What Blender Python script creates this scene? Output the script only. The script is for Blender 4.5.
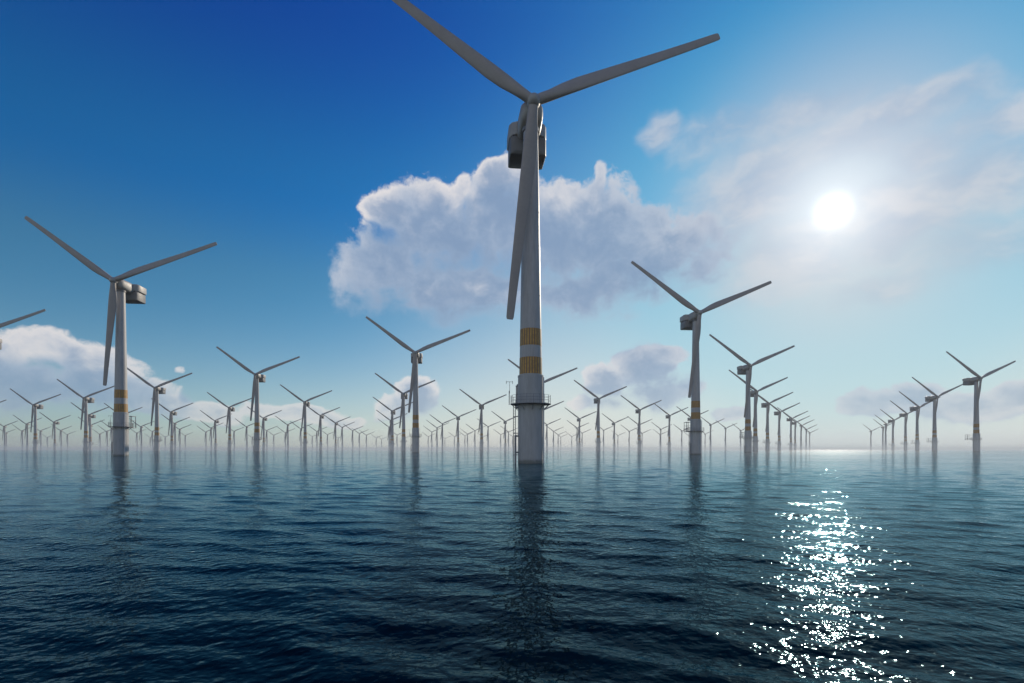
import bpy, bmesh, math, random
import numpy as np
from mathutils import Vector, Matrix

# ----------------------------------------------------------------- clean start
for o in list(bpy.data.objects):
    bpy.data.objects.remove(o, do_unlink=True)
scene = bpy.context.scene
COL = scene.collection
R = math.radians

# ----------------------------------------------------------------- camera
F_PX = 500.0            # focal length in pixels of a 1024 px wide frame
EYE = 3.4               # eye height over the water
HORIZON = 449.0         # row of the horizon in the photograph
cam_d = bpy.data.cameras.new('camera')
cam_d.sensor_width = 36.0
cam_d.lens = 36.0 * F_PX / 1024.0
cam_d.shift_y = (HORIZON - 341.5) / 1024.0
cam_d.clip_start = 0.1
cam_d.clip_end = 60000.0
cam = bpy.data.objects.new('camera', cam_d)
cam.location = (0, 0, EYE)
cam.rotation_euler = (R(90), 0, 0)
COL.objects.link(cam)
scene.camera = cam

# ----------------------------------------------------------------- view, engine
vs = scene.view_settings
vs.view_transform = 'Standard'
vs.look = 'None'
vs.gamma = 1.0
vs.exposure = 0.0
vs.use_curve_mapping = False
scene.render.engine = 'CYCLES'
cy = scene.cycles
cy.use_denoising = True
cy.denoiser = 'OPENIMAGEDENOISE'
cy.max_bounces = 5
cy.diffuse_bounces = 2
cy.glossy_bounces = 3
cy.transmission_bounces = 2
cy.volume_bounces = 0
cy.sample_clamp_indirect = 6.0
cy.caustics_reflective = False
cy.caustics_refractive = False

# ----------------------------------------------------------------- sun
SUN_AZ = math.atan2(833 - 512, F_PX)                       # clockwise from +Y
SUN_EL = math.atan2(HORIZON - 211, math.hypot(F_PX, 833 - 512))
SUN = Vector((math.sin(SUN_AZ) * math.cos(SUN_EL), math.cos(SUN_AZ) * math.cos(SUN_EL), math.sin(SUN_EL)))
sun_d = bpy.data.lights.new('sun', 'SUN')
sun_d.energy = 3.2
sun_d.angle = R(0.53)
sun_d.color = (1.0, 0.87, 0.70)
sun = bpy.data.objects.new('sun', sun_d)
sun.rotation_euler = SUN.to_track_quat('Z', 'Y').to_euler()
sun.location = (60, 90, 200)
COL.objects.link(sun)

# ----------------------------------------------------------------- world: sky, clouds, sun disc
SKY_STRENGTH = 0.10
world = bpy.data.worlds.new('World')
scene.world = world
world.use_nodes = True


class NT:
    """small helper to write node trees as expressions"""
    def __init__(self, tree):
        self.t = tree

    def new(self, kind, **kw):
        n = self.t.nodes.new(kind)
        for k, v in kw.items():
            setattr(n, k, v)
        return n

    def put(self, sock, v):
        if isinstance(v, bpy.types.NodeSocket):
            self.t.links.new(v, sock)
        elif v is not None:
            sock.default_value = v

    def m(self, op, a, b=None, c=None, clamp=False):
        n = self.new('ShaderNodeMath', operation=op, use_clamp=clamp)
        self.put(n.inputs[0], a)
        self.put(n.inputs[1], b)
        self.put(n.inputs[2], c)
        return n.outputs[0]

    def v(self, op, a, b=None):
        n = self.new('ShaderNodeVectorMath', operation=op)
        self.put(n.inputs[0], a)
        self.put(n.inputs[1], b)
        return n.outputs['Value'] if op in ('LENGTH', 'DOT_PRODUCT') else n.outputs[0]

    def scale(self, a, s):
        n = self.new('ShaderNodeVectorMath', operation='SCALE')
        self.put(n.inputs[0], a)
        self.put(n.inputs['Scale'], s)
        return n.outputs[0]

    def xyz(self, x, y, z=0.0):
        n = self.new('ShaderNodeCombineXYZ')
        for i, q in enumerate((x, y, z)):
            self.put(n.inputs[i], q)
        return n.outputs[0]

    def sep(self, v):
        n = self.new('ShaderNodeSeparateXYZ')
        self.put(n.inputs[0], v)
        return n.outputs

    def noise(self, vec, scale, detail=4, rough=0.5, lac=2.0, dist=0.0, color=False):
        n = self.new('ShaderNodeTexNoise')
        self.put(n.inputs['Vector'], vec)
        n.inputs['Scale'].default_value = scale
        n.inputs['Detail'].default_value = detail
        n.inputs['Roughness'].default_value = rough
        n.inputs['Lacunarity'].default_value = lac
        n.inputs['Distortion'].default_value = dist
        return n.outputs['Color'] if color else n.outputs[0]

    def smooth(self, x, lo, hi, a=0.0, b=1.0):
        n = self.new('ShaderNodeMapRange', interpolation_type='SMOOTHSTEP')
        self.put(n.inputs['Value'], x)
        self.put(n.inputs['From Min'], lo)
        self.put(n.inputs['From Max'], hi)
        self.put(n.inputs['To Min'], a)
        self.put(n.inputs['To Max'], b)
        return n.outputs[0]

    def mix(self, f, a, b, blend='MIX'):
        n = self.new('ShaderNodeMix', data_type='RGBA', blend_type=blend)
        self.put(n.inputs[0], f)
        self.put(n.inputs[6], a)
        self.put(n.inputs[7], b)
        return n.outputs[2]

    def rgb(self, c):
        n = self.new('ShaderNodeRGB')
        n.outputs[0].default_value = (*c, 1)
        return n.outputs[0]


def lin(r, g, b):
    return tuple((c / 255 / 12.92) if c / 255 <= 0.04045 else ((c / 255 + 0.055) / 1.055) ** 2.4 for c in (r, g, b))


def sky_dir(px, py):
    """azimuth (clockwise from +Y) and elevation of a direction, radians"""
    az = math.atan2(px - 512, F_PX)
    return az, math.atan2((HORIZON - py) * math.cos(az), F_PX)


def lobe(px, py, rx, ry, w=1.0):
    az, el = sky_dir(px, py)
    ca = math.cos(az)
    return az, el, rx / F_PX * ca * ca, ry / F_PX * ca * math.cos(el), w


# heaped clouds, as lobes in azimuth and elevation
CUMULUS = [lobe(*q) for q in (
    (392, 262, 62, 52, .85), (440, 232, 62, 58), (505, 228, 70, 62), (575, 236, 90, 60), (640, 256, 80, 52, .9),
    (695, 266, 50, 36, .7), (365, 285, 40, 34, .7), (460, 288, 110, 40, 1), (590, 284, 110, 40, .9), (459, 188, 13, 20, .8),
    (601, 178, 8, 18, .6), (500, 178, 36, 20), (390, 212, 34, 26),
    (10, 356, 70, 26, .75), (70, 362, 34, 22, .65), (112, 366, 42, 20, .65), (20, 388, 90, 34), (100, 390, 90, 26, .9), (150, 402, 52, 14, .9),
    (200, 412, 60, 12, .7), (300, 414, 60, 12, .6), (262, 408, 26, 10, .7), (340, 418, 30, 8, .6),
    (418, 398, 26, 22), (400, 410, 30, 16, .8),
    (606, 380, 30, 24), (640, 370, 40, 30), (668, 356, 26, 12, .8), (655, 392, 60, 22, .8), (600, 404, 40, 10, .7),
    (730, 412, 22, 8, .7), (618, 314, 30, 10, .6),
    (880, 402, 46, 20), (915, 396, 40, 20), (975, 408, 80, 22, .9), (1040, 400, 70, 26, .9),
    (178, 368, 7, 5, .27),
    (-160, 340, 160, 60), (-420, 300, 190, 90), (1300, 330, 220, 60), (1700, 250, 300, 90),
)]
# thin veils around the sun
VEIL = [lobe(*q) for q in (
    (662, 120, 24, 22, .6), (720, 128, 70, 24, .40), (800, 118, 90, 18, .35), (910, 116, 100, 24, .50),
    (740, 195, 80, 50, .50), (800, 255, 80, 46, .45), (900, 225, 90, 50, .55), (990, 180, 90, 40, .55),
    (980, 250, 100, 36, .40), (880, 295, 80, 22, .35), (1010, 118, 70, 30, .55), (760, 290, 60, 20, .3),
    (930, 160, 60, 24, .40), (860, 150, 90, 30, .40),
)]


def build_lobes(n, vec, lobes):
    """largest lobe value at a sky direction (az, el, 0)"""
    out = None
    for az, el, ra, re, w in lobes:
        d = n.v('SUBTRACT', vec, (az, el, 0))
        d = n.v('MULTIPLY', d, (1 / ra, 1 / re, 0))
        s = n.v('DOT_PRODUCT', d, d)
        f = n.m('MULTIPLY_ADD', s, -w, w)
        out = f if out is None else n.m('SMOOTH_MAX', out, f, 0.25)
    return out


def cloud_group():
    g = bpy.data.node_groups.new('cloud_field', 'ShaderNodeTree')
    g.interface.new_socket('Vector', in_out='INPUT', socket_type='NodeSocketVector')
    g.interface.new_socket('Density', in_out='OUTPUT', socket_type='NodeSocketFloat')
    g.interface.new_socket('Relief', in_out='OUTPUT', socket_type='NodeSocketFloat')
    n = NT(g)
    gi = n.new('NodeGroupInput')
    go = n.new('NodeGroupOutput')
    p = gi.outputs[0]
    warp = n.v('SUBTRACT', n.noise(p, 9.0, 3, 0.55, color=True), (.5, .5, .5))
    q = n.v('ADD', p, n.scale(warp, 0.055))
    body = build_lobes(n, q, CUMULUS)
    qq = n.v('MULTIPLY', q, (1.0, 1.2, 1.0))
    fb = n.noise(qq, 12.0, 9, 0.64)
    fs = n.noise(qq, 10.0, 4, 0.5)
    dens = n.m('ADD', body, n.m('MULTIPLY', n.m('SUBTRACT', fb, 0.52), 2.1))
    rel = n.m('ADD', body, n.m('MULTIPLY', n.m('SUBTRACT', fs, 0.52), 1.3))
    n.t.links.new(dens, go.inputs[0])
    n.t.links.new(rel, go.inputs[1])
    return g


def build_world():
    n = NT(world.node_tree)
    for x in list(n.t.nodes):
        n.t.nodes.remove(x)
    out = n.new('ShaderNodeOutputWorld')
    bg = n.new('ShaderNodeBackground')
    bg.inputs['Strength'].default_value = SKY_STRENGTH
    n.t.links.new(bg.outputs[0], out.inputs[0])
    sky = n.new('ShaderNodeTexSky', sky_type='NISHITA', sun_disc=False)
    sky.sun_elevation = SUN_EL
    sky.sun_rotation = SUN_AZ
    sky.altitude = 0
    sky.air_density = 1.0
    sky.dust_density = 0.05
    sky.ozone_density = 9.0
    d = n.new('ShaderNodeTexCoord').outputs['Generated']
    x, y, z = n.sep(d)
    az = n.m('ARCTAN2', x, y)
    el = n.m('ARCSINE', z)
    p = n.xyz(az, el, 0.0)
    k = 1.0 / SKY_STRENGTH
    # deeper blue overhead, greener and paler towards the horizon
    ramp = n.new('ShaderNodeValToRGB')
    cr = ramp.color_ramp
    cr.interpolation = 'EASE'
    cr.elements[0].position = 0.0
    cr.elements[0].color = (0.95, 1.08, 0.86, 1)
    cr.elements[1].position = 1.0
    cr.elements[1].color = (0.0, 0.44, 1.0, 1)
    for pos, col in ((0.40, (0.62, 1.08, 0.88)), (0.62, (0.12, 0.90, 1.02))):
        e = cr.elements.new(pos)
        e.color = (*col, 1)
    n.put(ramp.inputs[0], n.m('DIVIDE', n.m('MAXIMUM', el, 0.0), 0.72))
    base = n.mix(1.0, sky.outputs[0], ramp.outputs[0], 'MULTIPLY')
    # pale air low over the sea
    cosang = n.v('DOT_PRODUCT', d, tuple(SUN))
    ang = n.m('MULTIPLY', n.m('ARCCOSINE', n.m('MINIMUM', cosang, 1.0)), 180 / math.pi)
    side = n.smooth(ang, 25.0, 75.0, 1.0, 0.30)
    wh = n.m('MULTIPLY', n.m('EXPONENT', n.m('MULTIPLY', n.m('POWER', n.m('DIVIDE', n.m('ABSOLUTE', el), n.smooth(ang, 8.0, 55.0, 0.35, 0.12)), 1.5), -1.0)), n.m('MULTIPLY', side, 0.98))
    base = n.mix(wh, base, n.rgb([c * k for c in lin(240, 231, 216)]))
    # aureole: the air brightens towards the sun
    wa = n.m('MULTIPLY', n.m('EXPONENT', n.m('MULTIPLY', n.m('POWER', n.m('DIVIDE', ang, 20.0), 1.6), -1.0)), GLOW)
    acol = n.mix(n.smooth(ang, 5.0, 19.0), n.rgb([c * k for c in (0.60, 0.68, 0.72)]), n.rgb([c * k for c in (0.06, 0.60, 0.82)]))
    base = n.mix(wa, base, acol)
    # unseen bright cloud bank added behind the viewer, neutral fill for shaded sides
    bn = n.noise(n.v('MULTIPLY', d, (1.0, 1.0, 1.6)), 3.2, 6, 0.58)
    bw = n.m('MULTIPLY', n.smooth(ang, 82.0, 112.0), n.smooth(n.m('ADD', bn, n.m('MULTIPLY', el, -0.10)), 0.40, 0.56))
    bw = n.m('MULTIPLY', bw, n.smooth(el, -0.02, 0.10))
    base = n.mix(bw, base, n.rgb([c * k for c in FILL_BANK]))
    # veils
    wv = n.v('SUBTRACT', n.noise(p, 5.0, 4, 0.6, color=True), (.5, .5, .5))
    qv = n.v('ADD', p, n.scale(wv, 0.14))
    fv = n.noise(n.v('MULTIPLY', n.v('ADD', p, n.scale(wv, 0.10)), (1.0, 2.2, 1.0)), 7.0, 7, 0.6)
    veil = n.m('ADD', build_lobes(n, qv, VEIL), n.m('MULTIPLY', n.m('SUBTRACT', fv, 0.5), 1.1))
    va = n.smooth(veil, -0.10, 0.85, 0.0, 0.76)
    vcol = n.mix(n.smooth(fv, 0.35, 0.65), n.rgb([c * k for c in lin(158, 172, 198)]), n.rgb([c * k for c in lin(208, 209, 216)]))
    base = n.mix(va, base, vcol)
    # cumulus
    grp = cloud_group()

    def field(vec):
        gn = n.new('ShaderNodeGroup')
        gn.node_tree = grp
        n.put(gn.inputs[0], vec)
        return gn.outputs
    A, A2 = field(p)
    B2 = field(n.v('ADD', p, (-0.008, 0.045, 0)))[1]
    slope = n.m('SUBTRACT', A2, B2)
    edge = n.smooth(slope, -0.7, 0.6, 1.25, 0.34)          # flat soft bases, crisp heads
    alpha = n.smooth(A, 0.0, edge)
    lit = n.m('MULTIPLY', n.smooth(slope, 0.10, 1.15), n.m('MULTIPLY', n.smooth(A, 0.15, 1.05, 1.0, 0.12), n.smooth(ang, 12.0, 36.0, 0.28, 1.0)))
    thick = n.smooth(A, 0.1, 1.1)
    shade = n.mix(thick, n.rgb([c * k for c in lin(176, 190, 210)]), n.rgb([c * k for c in lin(134, 157, 188)]))
    ccol = n.mix(lit, shade, n.rgb([c * k for c in lin(236, 230, 228)]))
    # clouds low in the sky sink into the pale air
    low = n.smooth(el, 0.02, 0.22, 0.35, 0.0)
    ccol = n.mix(low, ccol, base)
    base = n.mix(n.m('MULTIPLY', alpha, 0.93), base, ccol)
    # the sun itself with its aureole
    disc = n.m('MULTIPLY', n.m('EXPONENT', n.m('MULTIPLY', n.m('POWER', n.m('DIVIDE', ang, 1.02), 2.0), -1.0)), 1.4)
    g1 = n.m('MULTIPLY', n.m('EXPONENT', n.m('MULTIPLY', n.m('POWER', n.m('DIVIDE', ang, 4.9), 2.0), -1.0)), 0.34)
    glow = n.m('MULTIPLY', n.m('ADD', disc, g1), k)
    gc = n.scale(n.rgb((1.0, 0.97, 0.92)), glow)
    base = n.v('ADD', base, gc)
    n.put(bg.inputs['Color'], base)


GLOW = 0.80
FILL_BANK = (1.08, 1.03, 0.98)
build_world()

# ----------------------------------------------------------------- materials
def material(name):
    m = bpy.data.materials.new(name)
    m.use_nodes = True
    n = NT(m.node_tree)
    bsdf = m.node_tree.nodes['Principled BSDF']
    return m, n, bsdf


def painted(name, col, rough=0.45, vary=0.12, scale=0.6, streak=True, metal=0.0):
    m, n, b = material(name)
    co = n.new('ShaderNodeTexCoord').outputs['Object']
    f = n.noise(n.v('MULTIPLY', co, (1.0, 1.0, 0.18 if streak else 1.0)), scale, 6, 0.6)
    f2 = n.noise(n.v('MULTIPLY', co, (3.0, 3.0, 0.25 if streak else 3.0)), scale * 2.0, 4, 0.6)
    w = n.m('ADD', n.m('MULTIPLY', f, 0.6), n.m('MULTIPLY', f2, 0.4))
    dark = tuple(c * (1 - vary * 2.2) for c in col)
    c = n.mix(n.smooth(w, 0.32, 0.66), n.rgb(dark), n.rgb(col))
    n.put(b.inputs['Base Color'], c)
    n.put(b.inputs['Roughness'], n.smooth(f2, 0.3, 0.7, rough - 0.07, rough + 0.12))
    b.inputs['Metallic'].default_value = metal
    return m


M_TOWER = painted('tower_paint', (0.50, 0.49, 0.475))
M_FOOT = painted('foundation_paint', (0.47, 0.47, 0.46), 0.5, 0.10, 0.9)


def tide_mark(m):
    n = NT(m.node_tree)
    b = m.node_tree.nodes['Principled BSDF']
    co = n.new('ShaderNodeTexCoord').outputs['Object']
    z = n.sep(co)[2]
    w = n.noise(n.v('MULTIPLY', co, (1.6, 1.6, 0.5)), 1.3, 5, 0.6)
    f = n.smooth(n.m('SUBTRACT', z, n.m('MULTIPLY', w, 1.9)), -0.6, 0.25, 0.75, 0.0)
    old = b.inputs['Base Color'].links[0].from_socket
    n.put(b.inputs['Base Color'], n.mix(f, old, n.rgb((0.10, 0.11, 0.09))))


tide_mark(M_FOOT)
M_BLADE = painted('blade_paint', (0.40, 0.36, 0.33), 0.5, 0.06, 0.25, streak=False)
M_NAC = painted('nacelle_paint', (0.44, 0.425, 0.40), 0.45, 0.08, 0.4, streak=False)
M_NACD = painted('nacelle_grey', (0.20, 0.20, 0.20), 0.5, 0.10, 0.4, streak=False)
M_STEEL = painted('galvanised_steel', (0.26, 0.27, 0.29), 0.5, 0.12, 1.5, metal=0.3)
M_PALE = painted('pale_pipe_paint', (0.75, 0.75, 0.74), 0.5, 0.06, 0.8)
M_GAP = painted('dark_recess', (0.05, 0.05, 0.055), 0.6, 0.1, 1.0)


def band_material():
    m, n, b = material('ochre_striped_paint')
    co = n.new('ShaderNodeTexCoord').outputs['Object']
    x, y, z = n.sep(co)
    a = n.m('MULTIPLY', n.m('ARCTAN2', y, x), 26 / (2 * math.pi))
    tri = n.m('ABSOLUTE', n.m('SUBTRACT', n.m('FRACT', a), 0.5))
    s = n.smooth(tri, 0.17, 0.20)
    wear = n.noise(co, 1.4, 6, 0.65)
    ochre = n.mix(n.smooth(wear, 0.35, 0.65), n.rgb((0.42, 0.23, 0.05)), n.rgb((0.62, 0.34, 0.065)))
    c = n.mix(s, n.rgb((0.20, 0.12, 0.07)), ochre)
    n.put(b.inputs['Base Color'], c)
    b.inputs['Roughness'].default_value = 0.5
    return m


M_BAND = band_material()

# ----------------------------------------------------------------- mesh helpers
def obj(name, bm, mat, parent=None, smooth=True, angle=35):
    me = bpy.data.meshes.new(name)
    bmesh.ops.recalc_face_normals(bm, faces=bm.faces)
    bm.to_mesh(me)
    bm.free()
    me.materials.append(mat)
    if smooth:
        me.shade_smooth()
        me.set_sharp_from_angle(angle=R(angle))
    o = bpy.data.objects.new(name, me)
    COL.objects.link(o)
    o.parent = parent
    return o


def add_rings(bm, rings, close=True, cap=True):
    """loft closed loops of points"""
    vr = [[bm.verts.new(p) for p in ring] for ring in rings]
    k = len(vr[0])
    for a, b in zip(vr, vr[1:]):
        for i in range(k):
            bm.faces.new((a[i], a[(i + 1) % k], b[(i + 1) % k], b[i]))
    if cap:
        bm.faces.new(vr[0])
        bm.faces.new(vr[-1])


def add_lathe(bm, prof, seg=40, cap=True, centre=(0, 0)):
    add_rings(bm, [[(centre[0] + r * math.cos(2 * math.pi * i / seg), centre[1] + r * math.sin(2 * math.pi * i / seg), z)
                    for i in range(seg)] for r, z in prof], cap=cap)


def add_bar(bm, a, b, r, seg=8):
    a, b = Vector(a), Vector(b)
    d = (b - a).normalized()
    u = d.orthogonal().normalized()
    w = d.cross(u)
    add_rings(bm, [[c + (u * math.cos(2 * math.pi * i / seg) + w * math.sin(2 * math.pi * i / seg)) * r
                    for i in range(seg)] for c in (a, b)])


def add_box(bm, lo, hi, bevel=0.0, seg=2):
    x0, y0, z0 = lo
    x1, y1, z1 = hi
    v = [bm.verts.new(p) for p in ((x0, y0, z0), (x1, y0, z0), (x1, y1, z0), (x0, y1, z0),
                                   (x0, y0, z1), (x1, y0, z1), (x1, y1, z1), (x0, y1, z1))]
    fs = [bm.faces.new([v[i] for i in f]) for f in ((0, 3, 2, 1), (4, 5, 6, 7), (0, 1, 5, 4), (1, 2, 6, 5), (2, 3, 7, 6), (3, 0, 4, 7))]
    if bevel:
        es = list({e for f in fs for e in f.edges})
        bmesh.ops.bevel(bm, geom=es, offset=bevel, segments=seg, affect='EDGES', profile=0.5)


def superloop(y, hw, zb, zt, e=3.2, k=28):
    """rounded rectangle cross-section at depth y"""
    zc, hh = (zb + zt) / 2, (zt - zb) / 2
    pts = []
    for i in range(k):
        t = 2 * math.pi * i / k
        c, s = math.cos(t), math.sin(t)
        pts.append((hw * math.copysign(abs(c) ** (2 / e), c), y, zc + hh * math.copysign(abs(s) ** (2 / e), s)))
    return pts


# ----------------------------------------------------------------- the sea
def build_sea():
    rng = np.random.default_rng(7)
    rows = 1500
    r = 1.2 * (6000 / 1.2) ** (np.linspace(0, 1, rows))
    front = np.linspace(R(-60), R(60), 860)
    back = np.linspace(R(60), R(300), 60)[1:-1]
    th = np.concatenate([front, back])
    nc = len(th)
    X = r[:, None] * np.sin(th)[None, :]
    Y = r[:, None] * np.cos(th)[None, :]
    dr = np.gradient(r)
    dth = np.gradient(np.append(th, th[0] + 2 * math.pi))[:-1]
    cell = np.maximum(dr[:, None], r[:, None] * dth[None, :])
    Z = np.zeros_like(X)
    DX = np.zeros_like(X)
    DY = np.zeros_like(X)
    nw = 90
    lam = np.exp(rng.uniform(math.log(0.4), math.log(9.0), nw))
    ang = R(205) + rng.normal(0, R(27), nw)
    ph = rng.uniform(0, 2 * math.pi, nw)
    amp = WAVE * lam ** 1.0 * 0.0022 * rng.uniform(0.6, 1.4, nw) * np.exp(-(np.log(lam / 1.5) / 1.0) ** 2)
    for l, a, p, A in zip(lam, ang, ph, amp):
        k = 2 * math.pi / l
        fade = np.clip((l / cell - 2.5) / 3.5, 0, 1)
        q = k * (X * math.sin(a) + Y * math.cos(a)) + p
        Z += A * fade * np.cos(q)
        c = -0.8 * A * fade * np.sin(q)
        DX += c * math.sin(a)
        DY += c * math.cos(a)
    X = X + DX
    Y = Y + DY
    co = np.stack([X, Y, Z], -1).reshape(-1, 3)
    co = np.concatenate([co, [[0, 0, 0]]]).astype(np.float32)
    i = np.arange(rows - 1)[:, None] * nc
    j = np.arange(nc)[None, :]
    j2 = (j + 1) % nc
    quads = np.stack([i + j, i + j2, i + nc + j2, i + nc + j], -1).reshape(-1, 4)
    tri = np.stack([np.full(nc, rows * nc), (np.arange(nc) + 1) % nc, np.arange(nc)], -1)
    me = bpy.data.meshes.new('sea')
    me.vertices.add(len(co))
    me.vertices.foreach_set('co', co.ravel())
    loops = np.concatenate([quads.ravel(), tri.ravel()]).astype(np.int32)
    me.loops.add(len(loops))
    me.loops.foreach_set('vertex_index', loops)
    starts = np.concatenate([np.arange(len(quads)) * 4, len(quads) * 4 + np.arange(len(tri)) * 3]).astype(np.int32)
    me.polygons.add(len(starts))
    me.polygons.foreach_set('loop_start', starts)
    me.polygons.foreach_set('use_smooth', np.ones(len(starts), dtype=bool))
    me.update(calc_edges=True)
    me.validate()
    m, n, b = material('sea_water')
    co_ = n.new('ShaderNodeTexCoord').outputs['Object']
    rot = n.new('ShaderNodeVectorRotate', rotation_type='Z_AXIS')
    n.put(rot.inputs['Vector'], co_)
    rot.inputs['Angle'].default_value = R(-12)
    w = n.v('MULTIPLY', rot.outputs[0], (0.42, 1.0, 1.0))
    h1 = n.noise(w, 0.6, 3, 0.5, dist=0.4)
    h2 = n.noise(w, 1.9, 2, 0.5, dist=0.5)
    h3 = n.noise(co_, 3.7, 2, 0.45)
    gust = n.smooth(n.noise(co_, 0.035, 3, 0.5), 0.35, 0.65, 0.7, 1.2)
    # wind chop is strongest around the eye and dies out towards the calm mist
    chop = n.smooth(n.v('LENGTH', co_), 8.0, 42.0, 1.0, 0.46)
    fine = n.m('MULTIPLY', chop, n.m('ADD', n.m('MULTIPLY', h2, 0.042), n.m('MULTIPLY', h3, 0.072)))
    h = n.m('ADD', n.m('MULTIPLY', h1, 0.016), fine)
    h = n.m('MULTIPLY', h, gust)
    bump = n.new('ShaderNodeBump')
    bump.inputs['Strength'].default_value = 1.0
    bump.inputs['Distance'].default_value = BUMP
    n.put(bump.inputs['Height'], h)
    # dark body of the water under a blue-green tinted mirror
    t = m.node_tree
    t.nodes.remove(b)
    body = n.new('ShaderNodeBsdfDiffuse')
    body.inputs['Color'].default_value = (0.0004, 0.006, 0.012, 1)
    mir = n.new('ShaderNodeBsdfGlossy', distribution='GGX')
    # ripples too small to resolve far out make the far water rougher
    n.put(mir.inputs['Roughness'], n.smooth(n.v('LENGTH', co_), 25.0, 500.0, 0.055, 0.075))
    fr = n.new('ShaderNodeFresnel')
    fr.inputs['IOR'].default_value = 1.18
    for sh in (body, mir, fr):
        n.put(sh.inputs['Normal'], bump.outputs[0])
    mx = n.new('ShaderNodeMixShader')
    n.put(mir.inputs['Color'], n.mix(n.smooth(fr.outputs[0], 0.62, 0.98), n.rgb(WATER_TINT), n.rgb((0.95, 0.97, 1.0))))
    n.put(mx.inputs[0], n.m('POWER', fr.outputs[0], 1.22))
    t.links.new(body.outputs[0], mx.inputs[1])
    t.links.new(mir.outputs[0], mx.inputs[2])
    t.links.new(mx.outputs[0], t.nodes['Material Output'].inputs['Surface'])
    me.materials.append(m)
    o = bpy.data.objects.new('sea', me)
    o['kind'] = 'structure'
    o['label'] = 'dark blue rippled open sea with sun glitter'
    COL.objects.link(o)


WAVE, BUMP = 1.2, 0.8
WATER_TINT = (0.51, 0.84, 0.98)
build_sea()

# ----------------------------------------------------------------- one wind turbine
HUB_Z = 80.0 + EYE      # hub height over the water
OVER = 5.2              # hub lies this far in front of the tower axis
RAD = 50.0              # blade length
YAW = R(5.2)
PHASE = R(23.9)
CONE = R(2.5)


def tower_r(z):
    return 3.08 + (1.75 - 3.08) * (z / 80.0)


def blade_mesh():
    bm = bmesh.new()
    rings = []
    st = [(1.0, 1.2, 1.0, 0), (2.4, 1.25, 1.0, 0), (4.5, 1.4, .75, 8), (8, 1.75, .44, 11), (12, 1.88, .32, 10), (18, 1.72, .26, 8),
          (26, 1.48, .22, 5), (34, 1.26, .2, 3), (42, 1.1, .19, 2), (47.5, 1.0, .18, 1), (49.5, .94, .18, 0), (50, .75, .2, 0)]
    k = 20
    for r_, hc, th_, tw in st:
        hc *= 0.93
        pts = []
        # blade runs along +X in its own frame, chord along Z, thickness along Y
        off = max(0, hc - 1.05) * 0.62
        for i in range(k):
            t = 2 * math.pi * i / k
            c, s = math.cos(t), math.sin(t)
            zz = hc * c
            yy = hc * th_ * s * (1.0 if th_ > .9 else (0.55 + 0.45 * (0.5 - 0.5 * c)) * 1.15)
            a = R(tw)
            z2 = zz * math.cos(a) - yy * math.sin(a)
            y2 = zz * math.sin(a) + yy * math.cos(a)
            pts.append((r_, y2 + math.sin(CONE) * r_, z2 + off))
        rings.append(pts)
    add_rings(bm, rings)
    return bm


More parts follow.
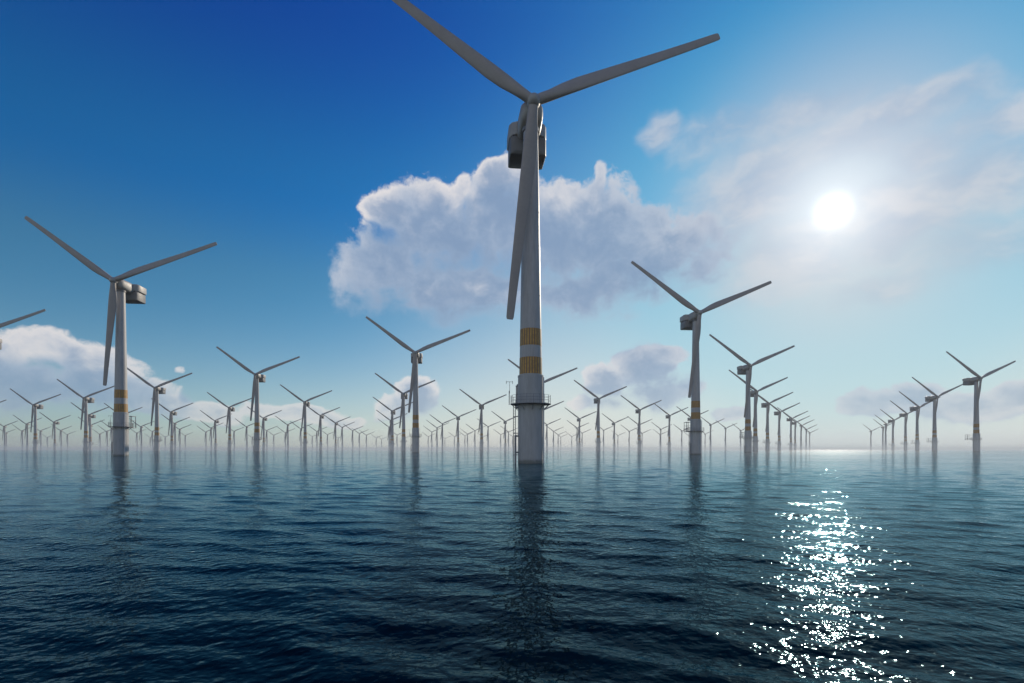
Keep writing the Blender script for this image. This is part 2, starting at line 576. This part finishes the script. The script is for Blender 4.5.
def build_turbine():
    root = bpy.data.objects.new('wind_turbine', None)
    COL.objects.link(root)
    # foundation (transition piece) with a flange
    bm = bmesh.new()
    tp = 3.06
    add_lathe(bm, [(tp, -4.0), (tp, 20.55), (tp + .06, 20.56), (tp + .06, 21.0), (tower_r(21) + .02, 21.01)], 48)
    obj('foundation', bm, M_FOOT, root)
    # tower
    bm = bmesh.new()
    zs = [21.02, 40.0, 40.0, 60.0, 60.0, 80.6]
    prof = [(tower_r(21.02), 21.02), (tower_r(39.94), 39.94), (tower_r(40) + .03, 39.95), (tower_r(40) + .03, 40.1), (tower_r(40.11), 40.11),
            (tower_r(59.94), 59.94), (tower_r(60) + .03, 59.95), (tower_r(60) + .03, 60.1), (tower_r(60.11), 60.11), (tower_r(80.4), 80.4)]
    add_lathe(bm, prof, 48)
    tower = obj('tower', bm, M_TOWER, root)
    for z0, z1 in ((21.25, 25.2), (28.0, 32.0)):
        bm = bmesh.new()
        add_lathe(bm, [(tower_r(z0) - .05, z0), (tower_r(z0) + .025, z0), (tower_r(z1) + .025, z1), (tower_r(z1) - .05, z1)], 64, cap=False)
        s = obj('striped_band', bm, M_BAND, tower)
    # access door
    # platform: ring deck on brackets, with a work deck behind
    DZ = 14.2
    bm = bmesh.new()
    add_lathe(bm, [(tp - .1, DZ - .2), (4.85, DZ - .14), (4.9, DZ - .12), (4.9, DZ), (tp - .1, DZ)], 40, cap=False)
    add_box(bm, (-2.7, 3.6, DZ - .28), (.5, 10.8, DZ - .02))
    for i in range(10):
        a = 2 * math.pi * (i + .5) / 10
        c, s = math.cos(a), math.sin(a)
        add_bar(bm, (4.6 * c, 4.6 * s, DZ - .16), ((tp + .02) * c, (tp + .02) * s, DZ - 1.5), .075, 6)
    plat = obj('platform', bm, M_STEEL, root)
    bm = bmesh.new()
    n = 20
    for i in range(n):
        a = 2 * math.pi * i / n
        c, s = math.cos(a) * 4.78, math.sin(a) * 4.78
        add_bar(bm, (c, s, DZ), (c, s, DZ + 2.0), .05, 5)
    seg = 40
    for h in (.7, 1.35, 2.0):
        for i in range(seg):
            a, b = 2 * math.pi * i / seg, 2 * math.pi * (i + 1) / seg
            add_bar(bm, (4.78 * math.cos(a), 4.78 * math.sin(a), DZ + h), (4.78 * math.cos(b), 4.78 * math.sin(b), DZ + h), .035, 5)
    for pts in (((-2.6, 4.6), (-2.6, 10.7), (.4, 10.7), (.4, 5.0)),):
        for p, q in zip(pts, pts[1:]):
            for h in (.7, 1.35, 2.0):
                add_bar(bm, (*p, DZ + h), (*q, DZ + h), .045, 5)
            for t in (0, .5, 1):
                x, y = p[0] + (q[0] - p[0]) * t, p[1] + (q[1] - p[1]) * t
                add_bar(bm, (x, y, DZ - .02), (x, y, DZ + 2.0), .055, 5)
    obj('railing', bm, M_STEEL, plat)
    # hoist frame on the work deck
    bm = bmesh.new()
    for x in (-2.4, .2):
        for y in (7.4, 10.5):
            add_bar(bm, (x, y, DZ), (x, y, DZ + 5.6), .15, 8)
        add_bar(bm, (x, 7.2, DZ + 5.6), (x, 10.7, DZ + 5.6), .13, 8)
        add_bar(bm, (x, 7.4, DZ + 3.4), (x, 10.5, DZ + 3.4), .09, 8)
    for y in (7.4, 10.5):
        add_bar(bm, (-2.6, y, DZ + 5.6), (.4, y, DZ + 5.6), .13, 8)
    add_bar(bm, (-2.4, 10.5, DZ + 3.4), (.2, 10.5, DZ + 3.4), .09, 8)
    obj('hoist_frame', bm, M_STEEL, plat)
    # weather mast
    bm = bmesh.new()
    mx, my = -5.15, .4
    add_bar(bm, (mx, my, DZ - .2), (mx, my, DZ + 3.2), .10, 8)
    add_bar(bm, (mx + .1, my, DZ + 2.6), (mx + .1, my, DZ + 5.4), .05, 6)
    add_bar(bm, (mx - .75, my, DZ + 5.35), (mx + .85, my, DZ + 5.35), .045, 6)
    for q in (-.7, .8):
        add_bar(bm, (mx + q, my, DZ + 4.85), (mx + q, my, DZ + 5.55), .06, 6)
    obj('weather_mast', bm, M_STEEL, plat)
    # boat landing: two fender pipes and a ladder between them
    bm = bmesh.new()
    for x in (-4.15, -3.65):
        add_bar(bm, (x, .3, -1.5), (x, .3, DZ - .3), .085, 8)
    for i in range(34):
        z = .2 + i * .38
        add_bar(bm, (-4.15, .3, z), (-3.65, .3, z), .03, 5)
    for z in (2.0, 7.2, 11.2):
        add_bar(bm, (-4.15, .3, z), (-2.9, .3, z), .09, 6)
    obj('ladder', bm, M_STEEL, root)
    bm = bmesh.new()
    add_bar(bm, (-3.75, -.55, -1.5), (-3.75, -.55, 6.6), .24, 12)
    add_bar(bm, (-3.75, -.55, 6.5), (-2.9, -.5, 6.5), .2, 10)
    add_bar(bm, (-3.75, -.55, 2.6), (-2.9, -.5, 2.6), .2, 10)
    obj('fender', bm, M_STEEL, root)
    # pale cable pipe down the right side
    bm = bmesh.new()
    add_bar(bm, (2.86, -1.75, -1.5), (2.86, -1.75, 20.4), .17, 10)
    obj('cable_pipe', bm, M_PALE, root)
    # nacelle: narrow front hull, wider hanging rear hull with a groove
    bm = bmesh.new()
    y0 = -OVER
    L = []
    for y, hw, zb, zt, e in ((1.3, 1.35, -1.4, 1.3, 2.2), (2.0, 2.2, -2.3, 1.75, 2.6), (3.2, 2.7, -2.9, 2.0, 3.2), (7.5, 2.85, -3.2, 2.1, 3.6),
                             (9.9, 2.8, -3.3, 2.0, 3.6), (10.5, 2.6, -3.1, 1.9, 3.6)):
        L.append([(x, yy + y0, z + HUB_Z) for x, yy, z in superloop(y, hw, zb, zt, e)])
    add_rings(bm, L)
    nac = obj('nacelle', bm, M_NAC, root)
    bm = bmesh.new()
    pr = lambda hw, zt: None
    # upper rear hull, tapered towards the front
    L = []
    for y, hw, zb, zt in ((9.4, 3.0, -1.7, 1.5), (10.3, 4.2, -1.75, 1.75), (11.4, 4.75, -1.8, 1.8), (16.6, 4.85, -1.8, 1.55), (17.0, 4.6, -1.7, 1.35)):
        L.append([(x, yy + y0, z + HUB_Z) for x, yy, z in superloop(y, hw, zb, zt, 14, 40)])
    add_rings(bm, L)
    obj('rear_housing', bm, M_NAC, nac)
    bm = bmesh.new()
    add_box(bm, (-3.9, 9.9 + y0, -2.2 + HUB_Z), (3.9, 16.2 + y0, -1.6 + HUB_Z))
    obj('groove', bm, M_GAP, nac)
    bm = bmesh.new()
    L = []
    for y, hw, zb, zt in ((9.5, 3.4, -5.7, -2.15), (9.9, 4.3, -6.3, -2.05), (10.6, 4.6, -6.5, -2.0), (16.4, 4.55, -6.4, -2.0), (16.8, 4.3, -6.2, -2.1)):
        L.append([(x, yy + y0, z + HUB_Z) for x, yy, z in superloop(y, hw, zb, zt, 16, 40)])
    add_rings(bm, L)
    obj('cooler_housing', bm, M_NACD, nac)
    # yaw collar between the tower and the nacelle
    bm = bmesh.new()
    add_lathe(bm, [(1.72, 79.4), (2.02, 79.5), (2.02, 80.3), (1.8, 80.35)], 36)
    obj('yaw_collar', bm, M_NACD, root)
    # hub with spinner
    bm = bmesh.new()
    rings = []
    for y, r_ in ((1.5, 1.25), (.9, 1.5), (-.2, 1.55), (-1.0, 1.35), (-1.6, .95), (-1.95, .4), (-2.02, .06)):
        rings.append([(r_ * math.cos(2 * math.pi * i / 32), y + y0, HUB_Z + r_ * math.sin(2 * math.pi * i / 32)) for i in range(32)])
    add_rings(bm, rings)
    obj('hub', bm, M_NAC, root)
    # blades
    first = obj('blade', blade_mesh(), M_BLADE, root, angle=50)
    for k in range(3):
        b = first if k == 0 else first.copy()
        if k:
            COL.objects.link(b)
            b.parent = root
        b.location = (0, -OVER, HUB_Z)
        b.rotation_euler = (0, -(PHASE + k * 2 * math.pi / 3), 0)
    root.rotation_euler = (0, 0, YAW)
    return root


proto = build_turbine()

# ----------------------------------------------------------------- the wind farm
HUBS = [  # where each hub is seen from the eye: turned into a standing place on the sea
    (533.6, 101.5), (113.4, 280.5), (699.7, 312.8), (415.1, 352.7), (981, 378), (255, 374.5), (-27, 336),
    (33, 404.9), (83.5, 398), (53.4, 422), (3.5, 426.4), (26, 424), (21.5, 431), (40, 431), (60.3, 430.6), (67, 434.6), (5.5, 433),
    (-19, 409.5), (154.5, 387.8), (170.5, 412), (214.7, 420.7), (228.5, 407.6), (174.2, 423.4), (179.3, 429.3), (185, 435.6), (205.5, 432),
    (210.7, 428), (233.8, 431.3), (246.3, 426.7), (165, 437), (304.2, 402), (320.2, 415.5), (287.4, 424.7), (263, 418), (266.5, 430.6),
    (273.6, 435.2), (285.2, 432.6), (300.6, 428.7), (312.2, 436.6), (316.7, 431.3), (327.4, 434.6), (335.2, 423), (342, 427.3),
    (352.5, 430.6), (359.3, 433.5), (366.4, 435.2), (376.2, 437.9), (381.6, 439.2), (403.2, 393.7), (392.2, 411), (390.7, 420.5), (389, 427),
    (397, 435), (481.7, 405.3), (458.1, 417.2), (442.4, 423.8), (437, 427.8), (431.8, 432), (428.3, 436.6), (475, 430.6), (467.6, 434),
    (465, 435.8), (454.5, 436.6), (488.2, 426.7), (505.5, 421.4), (500.8, 434.6), (508.7, 432), (512.7, 436.5), (547.2, 424.7),
    (553.8, 431.3), (558.4, 434.8), (541, 383.6), (542.5, 410.5), (599.2, 398.7), (640.3, 409.8), (579.9, 418.8), (577.4, 428),
    (582.4, 433), (614.8, 423), (604, 430.2), (618.2, 435.5), (629.6, 431.3), (642.4, 433.3), (639.2, 425), (670.2, 415.5),
    (711.3, 424.7), (726.2, 428.2), (661.2, 429.3), (660.4, 434.6), (682.3, 430.9), (705.6, 434), (692, 418),
    (751, 365.6), (757.5, 391.3), (769.3, 403.3), (780.7, 411.9), (792.2, 418.5), (796.3, 422.3), (802.1, 425.4), (807, 429.4), (810.3, 432.8),
    (741.3, 430.5), (937.7, 396.6), (919.6, 407), (907.5, 413.7), (894.5, 420), (887, 424), (884, 427.2), (871.8, 431),
    (121.5, 415.5), (140.6, 426.7), (106.5, 431.5), (111, 428), (152, 431.5), (88.5, 415), (90, 425.5), (136.5, 433), (99.5, 434),
    (561, 437), (572, 436.5), (690, 436.5), (483, 437), (445, 438.5), (150, 437.5), (47, 437.5), (252, 437.5), (338, 438), (405, 438),
]


def size_word(h):
    return ('towering' if h > 300 else 'large' if h > 120 else 'mid-sized' if h > 60 else 'small' if h > 34 else 'very small' if h > 20 else 'tiny')


ORD = ('first', 'second', 'third', 'fourth', 'fifth', 'sixth', 'seventh', 'eighth', 'ninth', 'tenth', 'eleventh', 'twelfth', 'thirteenth',
       'fourteenth', 'fifteenth', 'sixteenth', 'seventeenth', 'eighteenth', 'nineteenth', 'twentieth')
LANDMARK = {   # index in HUBS -> (label, how the others refer to it)
    0: ('towering grey wind turbine with two ochre striped bands, tallest of the farm', 'towering striped turbine'),
    1: ('large wind turbine with sunlit nacelle, tallest of those left of the towering striped turbine', 'large turbine at far left'),
    2: ('large dark wind turbine against the pale sky beside the sun, before a distant row', 'large turbine under the sun'),
    3: ('mid-sized wind turbine below the left end of the big cloud', 'turbine below the big cloud'),
    4: ('mid-sized wind turbine nearest of the receding row at the right edge', 'right edge turbine'),
    5: ('mid-sized wind turbine halfway between the large left turbine and the big cloud', 'mid-sized left turbine'),
    6: ('wind turbine cut off by the left picture edge, only one blade reaching in', 'cut-off turbine'),
    92: ('mid-sized dark wind turbine at the front of the row receding under the sun', 'front turbine of the sun row'),
}


def copy_tree(src, parent, h):
    for ch in src.children:
        if h < 26 and ch.name.split('.')[0] in ('platform', 'ladder', 'fender', 'cable_pipe', 'yaw_collar'):
            continue
        c = ch.copy()
        COL.objects.link(c)
        c.parent = parent
        if h >= 26:
            copy_tree(ch, c, h)


def place(o, px, py):
    Y = F_PX * 80.0 / (HORIZON - py)
    X = (px - 512) * Y / F_PX
    o.location = (X - OVER * math.sin(YAW), Y + OVER * math.cos(YAW), 0)


roots = []
for i, (px, py) in enumerate(HUBS):
    if i == 0:
        o = proto
    else:
        o = proto.copy()
        COL.objects.link(o)
        copy_tree(proto, o, HORIZON - py)
    place(o, px, py)
    o['category'] = 'wind turbine'
    o['group'] = 'wind turbines of the offshore wind farm'
    roots.append(o)

order = sorted(range(len(HUBS)), key=lambda i: HUBS[i][0])
marks = [i for i in order if i in LANDMARK]
for i in range(len(HUBS)):
    h = HORIZON - HUBS[i][1]
    if i in LANDMARK:
        roots[i]['label'] = LANDMARK[i][0]
        continue
    pos = order.index(i)
    lm = [(abs(order.index(q) - pos), q) for q in marks if q != 6 or HUBS[i][0] < HUBS[1][0]]
    dist, q = min(lm)
    side = 'right' if HUBS[i][0] > HUBS[q][0] else 'left'
    roots[i]['label'] = '%s wind turbine, %s tower %s of the %s' % (size_word(h), ORD[dist - 1], side, LANDMARK[q][1])

# ----------------------------------------------------------------- sea haze
def air_box(name, lo, hi, density, colour, aniso):
    bm = bmesh.new()
    add_box(bm, lo, hi)
    me = bpy.data.meshes.new(name)
    bm.to_mesh(me)
    bm.free()
    m = bpy.data.materials.new(name)
    m.use_nodes = True
    t = m.node_tree
    for x in list(t.nodes):
        t.nodes.remove(x)
    out = t.nodes.new('ShaderNodeOutputMaterial')
    vol = t.nodes.new('ShaderNodeVolumePrincipled')
    vol.inputs['Color'].default_value = (*colour, 1)
    vol.inputs['Density'].default_value = density
    vol.inputs['Anisotropy'].default_value = aniso
    t.links.new(vol.outputs[0], out.inputs['Volume'])
    me.materials.append(m)
    o = bpy.data.objects.new(name, me)
    o['kind'] = 'stuff'
    COL.objects.link(o)


air_box('haze', (-6200, -6200, -5.5), (6200, 6200, 145), 0.00010, (0.86, 0.92, 1.0), 0.3)
# thin sea mist lying on the water beyond the nearest turbines
air_box('mist', (-6100, 250, -2.0), (6100, 6100, 13.0), 0.00045, (0.86, 0.95, 1.0), 0.2)
